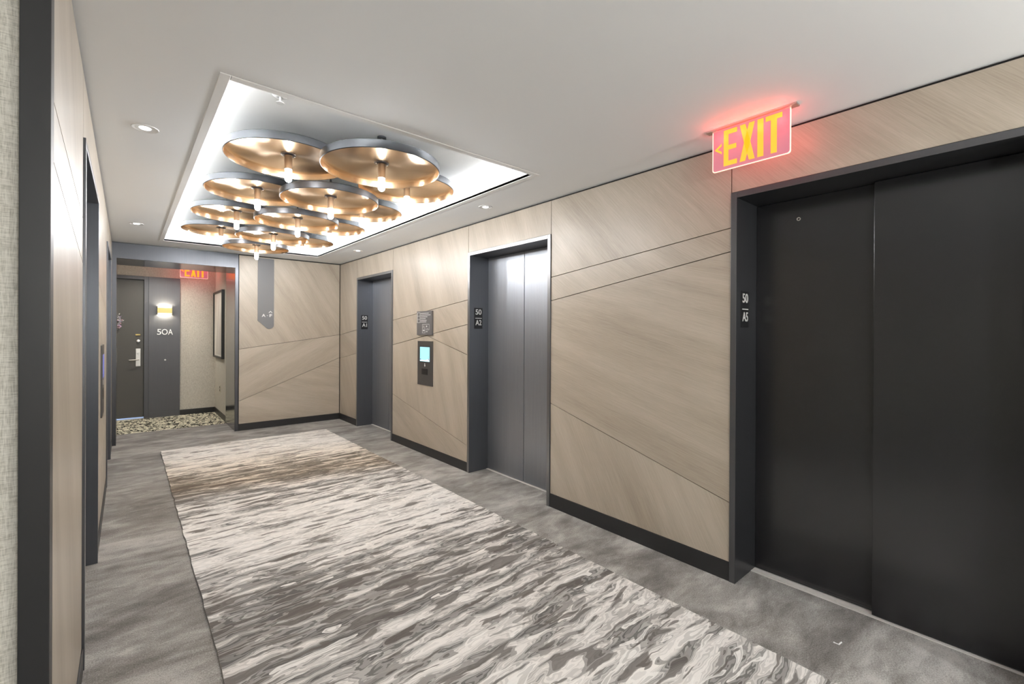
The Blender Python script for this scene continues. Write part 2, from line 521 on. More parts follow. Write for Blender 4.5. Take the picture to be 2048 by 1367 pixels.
TX0, TX1, TY0, TY1 = 0.362, 2.287, 2.457, 7.395        # opening of the ceiling recess
UZ = 2.86
b = MB()
for (x0, x1, y0, y1) in ((-4.3, TX0, -1.7, YE + 0.1), (TX1, 3.3, -1.7, YE + 0.1), (TX0, TX1, -1.7, TY0), (TX0, TX1, TY1, YE + 0.1)):
    b.box(x0, x1, y0, y1, HC, HC + 0.018, CEIL)
b.box(-2.6, 1.6, YE + 0.1, YF + 0.2, HC, HC + 0.018, CEIL)
b.build('ceiling')
tag(bpy.data.objects['ceiling'], 'smooth grey white ceiling around the lit recess', 'ceiling', kind='structure')
e = 0.115
b = MB()
b.box(TX0 - e, TX1 + e, TY0 - e, TY1 + e, UZ, UZ + 0.02, TRAYP)
for (x0, x1, y0, y1) in ((TX0 - e - .02, TX0 - e, TY0 - e, TY1 + e), (TX1 + e, TX1 + e + .02, TY0 - e, TY1 + e),
                         (TX0 - e, TX1 + e, TY0 - e - .02, TY0 - e), (TX0 - e, TX1 + e, TY1 + e, TY1 + e + .02)):
    b.box(x0, x1, y0, y1, HC + 0.018, UZ + 0.02, TRAYP)
b.build('ceiling_recess')
tag(bpy.data.objects['ceiling_recess'], 'white rectangular ceiling recess above the bronze dish lights', 'ceiling recess', kind='structure')
# stepped lip of the recess
b = MB()
for d, z0, z1 in ((0.000, HC - 0.004, HC + 0.030), (0.016, HC + 0.030, HC + 0.046), (0.030, HC + 0.046, HC + 0.062)):
    t = 0.045 - d
    b.box(TX0 - 0.045, TX0 - d, TY0 - 0.045, TY1 + 0.045, z0, z1, TRAYP)
    b.box(TX1 + d, TX1 + 0.045, TY0 - 0.045, TY1 + 0.045, z0, z1, TRAYP)
    b.box(TX0 - d, TX1 + d, TY0 - 0.045, TY0 - d, z0, z1, TRAYP)
    b.box(TX0 - d, TX1 + d, TY1 + d, TY1 + 0.045, z0, z1, TRAYP)
tag(b.build('trim_1', bevel=0.003), 'white stepped moulding round the ceiling recess opening', 'moulding', kind='structure')
b = MB()
q = 0.085
zl = HC + 0.058
b.box(TX0 - q, TX0 - q + .02, TY0, TY1, zl, zl + .008, COVEM)
b.box(TX1 + q - .02, TX1 + q, TY0, TY1, zl, zl + .008, COVEM)
b.box(TX0, TX1, TY0 - q, TY0 - q + .02, zl, zl + .008, COVEM)
b.box(TX0, TX1, TY1 + q - .02, TY1 + q, zl, zl + .008, COVEM)
tag(b.build('trim_2'), 'lit strip lamp hidden behind the recess moulding', 'strip light', kind='structure')

# ------------------------------------------------------------------ panelled walls
random.seed(4)
G = 0.0028
def lines_to_panels(b, ax, face, back, a, c, z0, z1, seams, angles):
    """stack of veneer panels between coordinate a and c; seams = [(z at a, z at c)] from top to bottom"""
    rows = [(z1, z1)] + list(seams) + [(z0, z0)]
    lo, hi = min(a, c) + G, max(a, c) - G
    for i in range(len(rows) - 1):
        (ta, tc), (ba, bc) = rows[i], rows[i + 1]
        top_g = 0 if i == 0 else G
        bot_g = 0 if i == len(rows) - 2 else G
        sgn = 1 if c > a else -1
        pts = [(a + sgn * G, ba + bot_g), (c - sgn * G, bc + bot_g), (c - sgn * G, tc - top_g), (a + sgn * G, ta - top_g)]
        b.prism(pts, ax, face, back, WOOD, angles[i], (random.uniform(0, 9), random.uniform(0, 9)))

ZT, ZB = 2.683, 0.105
D = math.radians
b = MB()
# on the right wall the viewer's right is -y, so a fall to the right is a positive slope in y
lines_to_panels(b, 'x', XR, XR + .02, 2.778, 1.228, 0.118, ZT, [(2.012, 2.178), (1.806, 2.032), (0.907, 0.483)], [D(48), D(35), D(15), D(62)])
lines_to_panels(b, 'x', XR, XR + .02, 5.868, 4.036, ZB, ZT, [(1.687, 1.880)], [D(66), 0][:1] + [0]) if False else None
# between elevators one and two, with a forked seam
ya, yc = 5.868 - G, 4.036 + G
def lerp(z0, z1, y): return z0 + (z1 - z0) * (5.868 - y) / (5.868 - 4.036)
yf = 4.936
P = [([(ya, 1.687 + G), (yc, 1.880 + G), (yc, ZT), (ya, ZT)], D(70)),
     ([(ya, 1.344 + G), (yf, 1.484 + G), (yc, 1.613 + G), (yc, 1.880 - G), (ya, 1.687 - G)], D(42)),
     ([(yf - .01, 1.484 - G), (yc, 1.274 + 2 * G), (yc, 1.613 - G)], D(52)),
     ([(ya, 0.659 + G), (yc, 0.282 + G), (yc, 1.274 - G), (yf, 1.484 - 2 * G), (ya, 1.344 - G)], D(74)),
     ([(ya, ZB), (yc, ZB), (yc, 0.282 - G), (ya, 0.659 - G)], D(28))]
for pts, an in P:
    b.prism(pts, 'x', XR, XR + .02, WOOD, an, (random.uniform(0, 9), random.uniform(0, 9)))
lines_to_panels(b, 'x', XR, XR + .02, YE - 0.006, 7.155, ZB, ZT, [(1.468, 1.555), (1.060, 1.175)], [D(68), D(20), D(60)])
lines_to_panels(b, 'x', XR, XR + .02, -0.055, -1.7, ZB, ZT, [(2.0, 1.7), (0.5, 0.9)], [D(60), D(20), D(60)])
for k, (y0, y1) in ELEV.items():
    b.prism([(y0 + G, DOOR_H + .004), (y1 - G, DOOR_H + .004), (y1 - G, ZT), (y0 + G, ZT)], 'x', XR, XR + .02, WOOD, D({'one': 70, 'two': 74, 'five': 48}[k]), (random.uniform(0, 9), random.uniform(0, 9)))
# dark backing carried up to the ceiling
for y0, y1 in ((-1.7, -0.055), (1.228, 2.778), (4.036, 5.868), (7.155, YE + .1)):
    b.box(XR + .02, XR + .33, y0, y1, 0, HC, BLACK)
for y0, y1 in ELEV.values():
    b.box(XR + .02, XR + .33, y0, y1, DOOR_H + .004, HC, BLACK)
    b.box(XR + .31, XR + .33, y0, y1, 0, DOOR_H + .004, BLACK)
tag(b.build('wall_right'), 'grey oak veneer wall with slanted seams on the side of elevators A1, A2 and A5', 'wall', kind='structure')

LEV = {'left near': (2.778, 4.036), 'left far': (5.868, 7.155)}
b = MB()
lines_to_panels(b, 'x', XL, XL - .02, 1.70, 2.778, ZB, ZT, [(2.14, 2.03), (1.98, 1.83)], [D(-60), D(-20), D(-74)])
lines_to_panels(b, 'x', XL, XL - .02, 4.036, 5.868, ZB, ZT, [(1.90, 1.70), (0.3, 0.66)], [D(-60), D(-20), D(-74)])
lines_to_panels(b, 'x', XL, XL - .02, 7.155, YE - .006, ZB, ZT, [(1.55, 1.47)], [D(-60), D(-74)])
for y0, y1 in LEV.values():
    b.prism([(y0 + G, DOOR_H + .004), (y1 - G, DOOR_H + .004), (y1 - G, ZT), (y0 + G, ZT)], 'x', XL, XL - .02, WOOD, D(-70), (random.uniform(0, 9), random.uniform(0, 9)))
for y0, y1 in ((1.70, 2.778), (4.036, 5.868), (7.155, YE + .1)):
    b.box(XL - .02, XL - .33, y0, y1, 0, HC, BLACK)
for y0, y1 in LEV.values():
    b.box(XL - .02, XL - .33, y0, y1, DOOR_H + .004, HC, BLACK)
    b.box(XL - .31, XL - .33, y0, y1, 0, DOOR_H + .004, BLACK)
tag(b.build('wall_left'), 'grey oak veneer wall on the side of the two facing elevators', 'wall', kind='structure')

PX0, PX1 = XL, 1.292       # portal, outer
b = MB()
lines_to_panels(b, 'y', YE, YE + .02, 1.300, XR - .006, ZB, ZT, [(1.247, 1.468), (0.452, 1.067)], [D(-58), D(30), D(-14)])
b.box(1.300, XR + .1, YE + .02, YE + .10, 0, HC, BLACK)
b.box(1.292, XR + .1, YE + .10, YE + .2, 0, HC, BLACK)
tag(b.build('wall_back'), 'grey oak veneer end wall beside the dark metal doorway', 'wall', kind='structure')

# metal portal through to the corridor
b = MB()
PZ = 2.485
b.box(PX0, PX0 + 0.045, YE - .004, YE + 0.03, 0, 2.688, PORTAL_FACE)
b.box(1.250, PX1, YE - .004, YE + 0.03, 0, 2.688, PORTAL_FACE)
b.box(PX0 + 0.045, 1.250, YE - .004, YE + 0.03, PZ, 2.688, PORTAL_FACE)
b.box(PX0 - .05, PX0 + 0.045, YE + .03, YC, 0, 2.70, PORTAL_METAL)
b.box(1.250, PX1, YE + .03, YC, 0, 2.70, PORTAL_METAL)
b.box(PX0 + 0.045, 1.250, YE + .03, YC, PZ, 2.70, PORTAL_METAL)
tag(b.build('trim_3'), 'dark grey metal portal framing the way to door 50A', 'portal', kind='structure')

# near end of the left wall: metal end cap and the linen side corridor
b = MB()
b.box(XL - .054, XL + .002, 1.640, 1.70, 0, HC, BASE)
tag(b.build('trim_4', bevel=.002), 'charcoal metal corner strip at the near end of the left wall', 'corner trim', kind='structure')
b = MB()
b.box(-4.3, XL - .054, 1.665, 1.80, 0, HC, LINEN)
tag(b.build('wall_side_corridor'), 'pale linen covered wall of the side corridor', 'wall', kind='structure')
b = MB()
b.box(-4.45, -4.3, -1.8, 1.8, 0, HC, LINEN)
b.box(-4.45, 3.3, -1.85, -1.7, 0, HC, LINEN)
tag(b.build('wall_front'), 'pale linen walls behind the viewpoint', 'wall', kind='structure')

# corridor walls
b = MB()
b.box(XCW, XCW + .1, YC, YF + .1, 0, HC, LINEN)
b.box(0.73, XCW, YF, YF + .1, 0, HC, LINEN)
b.box(-2.6, 0.73, YF - .0, YF + .1, 2.462, HC, LINEN)
b.box(-2.6, -0.76, YF, YF + .1, 0, 2.462, LINEN)
b.box(-2.7, -2.6, YC, YF + .1, 0, HC, LINEN)
b.box(-2.6, PX0 - .05, YC - .1, YC, 0, HC, LINEN)
tag(b.build('wall_corridor'), 'cream linen walls of the corridor beside door 50A', 'wall', kind='structure')

# baseboards
b = MB()
b.box(XR - .006, XR + .02, 1.228 + G, 2.778 - G, 0, 0.116, BASE)
b.box(XR - .006, XR + .02, 4.036 + G, 5.868 - G, 0, 0.103, BASE)
b.box(XR - .006, XR + .02, 7.155 + G, YE, 0, 0.100, BASE)
b.box(XR - .006, XR + .02, -1.7, -0.055, 0, 0.103, BASE)
tag(b.build('baseboard_right', bevel=.0015), 'charcoal baseboard under the right oak panels', 'baseboard', kind='structure')
b = MB()
for y0, y1 in ((1.70, 2.778), (4.036, 5.868), (7.155, YE)):
    b.box(XL + .006, XL - .02, y0 + G, y1 - G, 0, 0.103, BASE)
tag(b.build('baseboard_left', bevel=.0015), 'charcoal baseboard under the left oak panels', 'baseboard', kind='structure')
b = MB(); b.box(PX1, XR - .006, YE - .006, YE + .02, 0, 0.100, BASE)
tag(b.build('baseboard_back', bevel=.0015), 'charcoal baseboard under the end wall oak panels', 'baseboard', kind='structure')
b = MB()
b.box(XCW - .012, XCW, YC, YF, 0, 0.095, BASE)
b.box(0.73, XCW - .012, YF - .012, YF, 0, 0.095, BASE)
tag(b.build('baseboard_corridor'), 'charcoal baseboard along the cream corridor walls', 'baseboard', kind='structure')

# ------------------------------------------------------------------ elevator entrances
def elevator(n, side, y0, y1, label, step=0.003, ring=None, leafm=None, framem=None):
    """side +1: in the right wall, -1: in the left wall. y0 is the near edge."""
    W = XR if side > 0 else XL
    X = lambda d: W + side * d          # d metres into the wall
    root = empty('door_%d' % n, (W, (y0 + y1) / 2, 0))
    tag(root, label, 'elevator door', kind='structure')
    leafm = leafm or GREY_METAL
    framem = framem or FRAME_METAL
    fz = 0.036
    dl = 0.238                          # depth of the lining
    b = MB()
    b.box(X(-.010), X(dl + .06), y0, y0 + fz, 0, DOOR_H, framem)
    b.box(X(-.010), X(dl + .06), y1 - fz, y1, 0, DOOR_H, framem)
    b.box(X(-.010), X(dl + .06), y0 + fz, y1 - fz, DOOR_H - fz, DOOR_H, framem)
    if True:
        for f in b.bm.faces:
            f.normal_update()
            if all(abs(v.co.x - X(-.010)) < 1e-5 for v in f.verts): f.material_index = b.mi(FACE_LIT if framem is FRAME_METAL else FACE_SHADED)
    b.build('frame', root, bevel=.0015)
    ym = (y0 + y1) / 2 - 0.01
    b = MB(); b.box(X(dl + .004 + step), X(dl + .03 + step), (ym + .005 if step < .02 else ym - .02), y1 - fz - .001, 0.008, DOOR_H - fz - .002, leafm)
    far = b.build('leaf', root, bevel=.0015)
    b = MB(); b.box(X(dl + .004), X(dl + (.005 + step if step > .02 else .028)), y0 + fz + .001, ym - (.005 if step < .02 else 0), 0.008, DOOR_H - fz - .002, leafm)
    near = b.build('leaf', root, bevel=.0025)
    b = MB()
    b.box(X(dl - .012), X(dl + .006), y0 + fz, y1 - fz, -.01, 0.004, STEEL)
    b.box(X(dl + .012), X(dl + .066), y0 + fz, y1 - fz, -.01, 0.003, STEEL)
    b.build('sill', root)
    if ring:
        leaf, yy, zz, d = ring
        b = MB()
        b.lathe([(0.006, X(d)), (0.006, X(d - .003)), (0.011, X(d - .003)), (0.011, X(d))], yy, zz, 20, NICKEL, axis='x')
        b.build('keyhole_ring', far if leaf == 'far' else near)
    return root

elevator(1, 1, *ELEV['one'], 'dark grey elevator door with A1 sign, closest to the end wall')
elevator(2, 1, *ELEV['two'], 'grey elevator door with A2 sign beside the lit call panel', ring=('near', 3.175, 2.223, .242))
elevator(3, 1, *ELEV['five'], 'grey elevator door, shade painted in, with A5 sign below the red exit sign', step=0.045, ring=('far', 0.95, 2.228, .287), leafm=SHADED_METAL, framem=FRAME_SHADED)
elevator(4, -1, *LEV['left near'], 'elevator doorway opposite A2, seen almost edge on')
elevator(5, -1, *LEV['left far'], 'elevator doorway opposite A1, seen almost edge on')

# ------------------------------------------------------------------ rug
b = MB()
ry0, ry1, rx0, rx1 = 0.30, 7.16, 0.328, 2.345
random.seed(11)
pts = []
def wob(a): return a + random.uniform(-.004, .004)
k = 90
pts += [(wob(rx0), ry0 + (ry1 - ry0) * i / k) for i in range(k)]
pts += [(rx0 + (rx1 - rx0) * i / 26, wob(ry1)) for i in range(26)]
pts += [(wob(rx1), ry1 - (ry1 - ry0) * i / k) for i in range(k)]
pts += [(rx1 - (rx1 - rx0) * i / 26, wob(ry0)) for i in range(26)]
b.prism(pts, 'z', 0.0, 0.012, RUG)
for f in b.bm.faces:
    f.normal_update()
    if abs(f.normal.z) < 0.5: f.material_index = b.mi(RUG_EDGE)
tag(b.build('rug'), 'long streaked rug in white, grey and brown on the lobby carpet', 'rug')
b = MB()
b.tube([(2.660, 0.648, .004), (2.661, 0.626, .004), (2.690, 0.622, .004)], 0.0032, LINT, 6)
tag(b.build('lint_scrap'), 'tiny white v-shaped scrap on the carpet before elevator A5', 'lint')

# ------------------------------------------------------------------ bronze dish lights
R_D = 0.392
def make_dish():
    root = empty('dish_light', (0, 0, 0))
    b = MB()       # z = 0 is the underside of the plate
    b.lathe([(0, .005), (R_D - .006, .005), (R_D, .0), (R_D, -.047), (R_D - .004, -.050), (R_D - .006, -.047), (R_D - .006, -.004), (R_D - .012, .0), (0, .0)],
            0, 0, 112, [GUN, GUN, GUN, GUN, BRONZE, BRONZE, BRONZE, BRONZE])
    b.build('dish', root, smooth=D(35))
    b = MB()
    b.lathe([(0, -.0085), (.040, -.0085), (.048, -.006), (.050, -.0005), (0, -.0005)], 0, 0, 40, FLANGE)
    fl = b.build('flange', root, smooth=D(35))
    for sx in (-1, 1):
        b = MB()
        b.lathe([(0, -.0125), (.004, -.012), (.005, -.0085)], sx * .040, 0.0, 12, NICKEL)
        b.build('screw', fl, smooth=D(40))
    b = MB()
    b.lathe([(0, -.105), (.0235, -.105), (.0265, -.102), (.0265, -.0085), (0, -.0085)], 0, 0, 32, SOCKET)
    b.build('socket', root, smooth=D(35))
    b = MB()
    prof = [(0.0205, -.105), (0.0215, -.125), (.0215, -.172)]
    for i in range(1, 9):
        a = PI / 2 * i / 8
        prof.append((.0215 * math.cos(a), -.172 - .0215 * math.sin(a)))
    b.lathe(prof, 0, 0, 28, BULBM)
    b.build('bulb', root, smooth=D(60))
    return root

def stem_for(root, z):
    b = MB()
    b.lathe([(0, .005), (.008, .005), (.008, UZ - z - .012), (.030, UZ - z - .012), (.030, UZ - z)], 0, 0, 20, GUN)
    o = b.build('stem', None, smooth=D(35))
    o.parent = root

def copy_tree(o, parent=None):
    c = o.copy(); COL.objects.link(c)
    if parent is not None: c.parent = parent
    for ch in o.children: copy_tree(ch, c)
    return c

order = ['first', 'second', 'third', 'fourth', 'fifth']
spots = []
for i, y in enumerate((6.85, 5.93, 4.925, 3.945, 2.93)):
    spots.append((1.325, y, 2.683, 'bronze dish light in the low centre row, %s from the 50A portal' % order[i]))
for i, y in enumerate((6.40, 5.39, 4.41, 3.43)):
    spots.append((0.860, y, 2.768, 'bronze dish light in the raised row away from the call panel, %s from the portal' % order[i]))
for i, y in enumerate((6.44, 5.36, 4.42, 3.46)):
    spots.append((1.790, y, 2.768, 'bronze dish light in the raised row toward the call panel, %s from the portal' % order[i]))
proto = make_dish()
dishes = []
for i, (x, y, z, lab) in enumerate(spots):
    o = proto if i == 0 else copy_tree(proto)
    dishes.append((o, x, y, z, lab))
for o, x, y, z, lab in dishes:
    o.location = (x, y, z)
    tag(o, lab, 'ceiling light', 'bronze dish lights in the ceiling recess')
    stem_for(o, z)

# ------------------------------------------------------------------ downlights
def make_down():
    root = empty('downlight', (0, 0, 0))
    b = MB()
    b.lathe([(.030, .030), (.034, .002), (.052, -.0005), (.058, -.004), (.062, -.004), (.064, 0)], 0, 0, 40, WHITE)
    b.build('trim_ring', root, smooth=D(40))
    b = MB()
    b.lathe([(0, -.002), (.026, -.003), (.031, .006), (.033, .012)], 0, 0, 32, LENS)
    b.build('lens', root, smooth=D(40))
    return root
pd = make_down()
DL = [(0.078, 3.37, 'round recessed downlight between the elevator doorway opposite A2 and the recess'),
      (0.078, 6.45, 'round recessed downlight between the elevator doorway opposite A1 and the recess'),
      (2.552, 3.37, 'round recessed downlight in the ceiling in front of elevator A2'),
      (2.552, 6.43, 'round recessed downlight in the ceiling in front of elevator A1')]
SOUTH = [(1.3, -0.75), (-3.0, 0.2)]  # places of the added unseen spots
copies = [pd] + [copy_tree(pd) for _ in DL[1:]]
for (x, y, lab), o in zip(DL, copies):
    o.location = (x, y, HC)
    tag(o, lab, 'downlight', 'recessed downlights')
def spot(x, y, z, watts, name, size=1.9, blend=0.8, col=(.95, .98, 1)):
    ld = bpy.data.lights.new(name, 'SPOT')
    ld.energy = watts; ld.spot_size = size; ld.spot_blend = blend; ld.shadow_soft_size = 0.04; ld.color = col
    o = bpy.data.objects.new(name, ld); COL.objects.link(o)
    o.location = (x, y, z)
    return o
for x, y, _ in DL: spot(x, y, HC - .012, DOWN, 'downlight_lamp')
for x, y in SOUTH: spot(x, y, HC - .012, FILL_SOUTH, 'unseen_fill_spot', 2.6)  # added fill spots, no fixtures built
spot(0.35, 9.35, HC - .012, 70.0, 'corridor_fill', 2.7, col=(1, .94, .82))  # added hidden spot that brightens the corridor walls
spot(-1.6, 9.4, HC - .012, 20.0, 'corridor_fill', 2.6, col=(1, .96, .86))  # second added corridor spot, out of view
for x, y, k in ((0.5, -1.55, 1.4), (2.3, -1.55, 1.3), (-3.0, -1.55, .5)):  # bare points added behind the viewpoint to lift the near ceiling
    ld = bpy.data.lights.new('unseen_fill_point', 'POINT'); ld.energy = FILL_POINT * k; ld.shadow_soft_size = .09; ld.color = (.95, .98, 1)
    o = bpy.data.objects.new('unseen_fill_point', ld); COL.objects.link(o); o.location = (x, y, 1.9)

b = MB()
b.lathe([(0, -.010), (.052, -.010), (.056, -.006), (.056, 0)], 1.329, 1.008, 48, CEIL)
tag(b.build('cover_plate', smooth=D(35)), 'plain round white cover plate on the ceiling near the exit sign', 'cover plate')

# small sprinkler in the recess just past the near moulding
sp = empty('sprinkler', (0.655, 2.79, UZ))
tag(sp, 'small white sprinkler in the corner of the ceiling recess', 'sprinkler')
b = MB(); b.lathe([(.012, -.012), (.030, -.010), (.040, -.002), (.040, 0)], 0.655, 2.79, 28, WHITE)
for p in b.bm.verts: p.co.z += UZ
b.build('escutcheon', sp, smooth=D(35))
b = MB()
b.lathe([(0, -.045), (.022, -.045), (.022, -.042), (.006, -.041), (.006, 0)], 0.655, 2.79, 20, WHITE)
for p in b.bm.verts: p.co.z += UZ
b.build('head', sp, smooth=D(35))

# ------------------------------------------------------------------ exit signs
def exit_sign(loc, rot, label, lamp=True):
    """built hanging from z = 0, width along local x, facing local -y"""
    root = empty('exit_sign', (0, 0, 0))
    tag(root, label, 'exit sign', 'red exit signs')
    W_, H_ = 0.405, 0.245
    b = MB(); b.box(-.235, .235, -.024, .024, -.010, 0, NICKEL)
    can = b.build('ceiling_plate', root, bevel=.002)
    b = MB(); b.box(-.175, .175, -.007, .007, -.0125, -.0095, REDLED)
    b.build('lamp_strip', root)
    # panel with rounded lower corners
    r = 0.014; pts = [(-W_ / 2, -.012), (-W_ / 2, -H_ + r)]
    for i in range(1, 6):
        a = PI + PI / 2 * i / 5; pts.append((-W_ / 2 + r + r * math.cos(a), -H_ + r + r * math.sin(a)))
    for i in range(0, 6):
        a = 1.5 * PI + PI / 2 * i / 5; pts.append((W_ / 2 - r + r * math.cos(a), -H_ + r + r * math.sin(a)))
    pts.append((W_ / 2, -.012))
    b = MB(); b.prism(pts, 'y', -.003, .003, EXITP)
    for f in b.bm.faces:
        f.normal_update()
        if abs(f.normal.y) < .5: f.material_index = b.mi(EXITE)
    pan = b.build('panel', root)
    # bright border
    b = MB()
    inner = [(x * (1 - .004 / (W_ / 2)), z + .004 if z < -.1 else z) for x, z in pts]
    for i in range(len(pts) - 1):
        b.prism([pts[i], pts[i + 1], inner[i + 1], inner[i]], 'y', -.0042, -.003, EXITE)
    b.build('lit_edge', pan)
    zb, zt = -.222, -.020
    def glyph(polys):
        b = MB()
        for p in polys: b.prism(p, 'y', -.0046, -.003, EXITL)
        b.build('letter', pan)
    x = -.138; s = .026; w_ = .073; h = zt - zb
    glyph([[(x, zb), (x + s, zb), (x + s, zt), (x, zt)], [(x + s, zb), (x + w_, zb), (x + w_, zb + s), (x + s, zb + s)],
           [(x + s, zt - s), (x + w_, zt - s), (x + w_, zt), (x + s, zt)], [(x + s, zb + h / 2 - s / 2), (x + w_ - .004, zb + h / 2 - s / 2), (x + w_ - .004, zb + h / 2 + s / 2), (x + s, zb + h / 2 + s / 2)]])
    x = -.050; w_ = .078; c = x + w_ / 2; zc = (zb + zt) / 2; s2 = .029; hw = .0165
    glyph([[(x, zb), (x + s2, zb), (c + hw, zc), (c - hw, zc)], [(x + w_ - s2, zb), (x + w_, zb), (c + hw, zc + .0001), (c - hw, zc + .0001)],
           [(c - hw, zc), (c + hw, zc), (x + s2, zt), (x, zt)], [(c - hw, zc), (c + hw, zc), (x + w_, zt), (x + w_ - s2, zt)]])
    x = .042
    glyph([[(x, zb), (x + .030, zb), (x + .030, zt), (x, zt)]])
    x = .083; w_ = .080
    glyph([[(x + w_ / 2 - .0145, zb), (x + w_ / 2 + .0145, zb), (x + w_ / 2 + .0145, zt - s), (x + w_ / 2 - .0145, zt - s)], [(x, zt - s), (x + w_, zt - s), (x + w_, zt), (x, zt)]])
    b = MB()
    zc = -.118; t_ = .014
    b.prism([(-.190, zc), (-.150, zc + .030), (-.150 , zc + .030 - t_), (-.190 + .018, zc)], 'y', -.0046, -.003, EXITL)
    b.prism([(-.190, zc), (-.190 + .018, zc), (-.150, zc - .030 + t_), (-.150, zc - .030)], 'y', -.0046, -.003, EXITL)
    b.build('chevron', pan)
    root.location = loc
    root.rotation_euler = (0, 0, rot)
    if lamp:
        nx = Vector((math.sin(rot), -math.cos(rot), 0)); tx = Vector((math.cos(rot), math.sin(rot), 0))
        for u in (-.15, -.05, .05, .15):
            for sd in (1, -1):
                ld = bpy.data.lights.new('exit_lamp', 'POINT')
                ld.energy = RED / 8; ld.color = (1, .06, .05); ld.shadow_soft_size = .02
                o = bpy.data.objects.new('exit_lamp', ld); COL.objects.link(o)
                o.location = Vector(loc) + tx * u + nx * .034 * sd + Vector((0, 0, -.055))
    return root
exit_sign((2.585, 1.028, HC), -PI / 2, 'glowing red exit sign hanging over elevator A5')
exit_sign((0.905, 9.72, HC), 0.0, 'small glowing red exit sign beyond the metal portal, near door 50A')

# ------------------------------------------------------------------ elevator number signs
def num_sign(name_txt, y, label):
    x0, x1, z0, z1 = 2.882, 2.992, 1.565, 1.792
    root = empty('number_sign', ((x0 + x1) / 2, y, z0))
    tag(root, label, 'sign', 'black elevator number signs')
    b = MB(); b.box(x0, x1, y - .004, y, z0, z1, SIGN_BLACK)
    b.build('plate', root, bevel=.001)
    cx = (x0 + x1) / 2
    text_mesh('50', 'number', LETTER, root, (cx, y - .005, 1.748), .058, .080, FACE_S, .002, .012)
    b = MB(); b.box(cx - .043, cx + .043, y - .006, y - .004, 1.676, 1.682, LETTER)
    b.build('rule', root)
    text_mesh(name_txt, 'letters', LETTER, root, (cx, y - .005, 1.632), .058, .080, FACE_S, .002, .012)
fz = 0.036
num_sign('A1', ELEV['one'][1] - fz, 'black sign reading 50 over A1 on the elevator jamb')
num_sign('A2', ELEV['two'][1] - fz, 'black sign reading 50 over A2 on the elevator jamb')
num_sign('A5', ELEV['five'][1] - fz, 'black sign reading 50 over A5 on the elevator jamb')

# ------------------------------------------------------------------ call panels and plaque
def call_panel(side, yc, label):
    W = XR if side > 0 else XL
    X = lambda d: W - side * d
    z0, z1, hw = .862, 1.412, .185
    root = empty('call_panel', (W, yc, z0))
    tag(root, label, 'call panel', 'elevator call panels')
    b = MB(); b.box(X(0), X(.010), yc - hw, yc + hw, z0, z1, PANEL_GREY)
    pl = b.build('plate', root, bevel=.0015)
    # screen: offsets towards the viewer's right on the right wall = -y
    s = -side
    sy0, sy1 = yc + s * (-.118), yc + s * (.118)
    b = MB(); b.box(X(.010), X(.0112), min(sy0, sy1) - .008, max(sy0, sy1) + .008, 1.150, 1.346, SIGN_BLACK)
    bz = b.build('bezel', root)
    b = MB(); b.box(X(.0112), X(.0122), sy0, sy1, 1.158, 1.338, SCREEN if side > 0 else SCREEN_DIM)
    sc = b.build('screen', root)
    W_ = SCREEN_W if side > 0 else SCREEN_DIM
    b = MB(); b.box(X(.0122), X(.0126), sy0, sy1, 1.160, 1.176, W_)
    b.prism([(yc + s * .02, 1.176), (yc + s * .118, 1.176), (yc + s * .118, 1.200)], 'x', X(.0122), X(.0126), W_)
    b.build('screen_band', sc)
    for u0, u1, v0, v1 in ((-.112, -.092, 1.178, 1.190), (.086, .104, 1.186, 1.198), (.090, .100, 1.214, 1.222), (.100, .116, 1.174, 1.184)):
        b = MB(); b.box(X(.0122), X(.0128), yc + s * u0, yc + s * u1, v0, v1, SCREEN_D)
        b.build('screen_icon', sc)
    b = MB(); b.box(X(.010), X(.012), yc + s * (-.075), yc + s * .070, .995, 1.068, SIGN_BLACK)
    b.build('card_reader', root)
    b = MB(); b.lathe([(0, X(.0118)), (.010, X(.0114)), (.013, X(.010))], yc, 1.108, 16, LETTER, axis='x')
    b.box(X(.010), X(.0115), yc - .005, yc + .005, 1.118, 1.136, LETTER)
    b.build('symbol', root)
    return root
call_panel(1, 4.956, 'dark call panel with lit blue screen between elevators A1 and A2')
call_panel(-1, 4.79, 'call panel seen edge on in the wall opposite the lit blue one')

pq = empty('plaque', (XR, 4.96, 1.49))
tag(pq, 'small grey plaque with white print above the lit call panel', 'plaque')
b = MB(); b.box(XR, XR - .022, 4.772, 5.142, 1.487, 1.785, PLAQUE)
b.build('plate', pq, bevel=.002)
b = MB(); xf, xg = XR - .022, XR - .0232
random.seed(3)
b.box(xf, xg, 5.12, 5.132, 1.64, 1.77, PLAQUE_TXT)
b.box(xf, xg, 5.055, 5.062, 1.64, 1.77, PLAQUE_TXT)
for z in (1.765, 1.722, 1.68, 1.64):
    b.box(xf, xg, 5.055, 5.132, z, z + .005, PLAQUE_TXT)
for i, (z, e_) in enumerate(((1.752, 4.87), (1.730, 4.82), (1.708, 4.90), (1.686, 4.93), (1.664, 4.89), (1.645, 4.91))):
    y = 5.045
    while y > e_:
        d = random.uniform(.012, .03)
        b.box(xf, xg, y - d, y, z, z + .010, PLAQUE_TXT); y -= d + .006
b.build('print', pq)
b = MB()
for (y0, y1, z0, z1) in ((4.83, 5.00, 1.618, 1.623), (4.83, 4.835, 1.55, 1.623), (4.995, 5.0, 1.51, 1.623), (4.93, 5.0, 1.575, 1.58), (4.93, 4.935, 1.51, 1.58), (4.83, 4.91, 1.55, 1.555),
                         (4.93, 5.0, 1.51, 1.515), (4.88, 4.91, 1.585, 1.605), (4.85, 4.90, 1.565, 1.57), (4.945, 4.985, 1.535, 1.555), (4.945, 4.985, 1.593, 1.60), (4.87, 4.91, 1.525, 1.535)):
    b.box(xf, xg, y0, y1, z0, z1, PLAQUE_TXT)
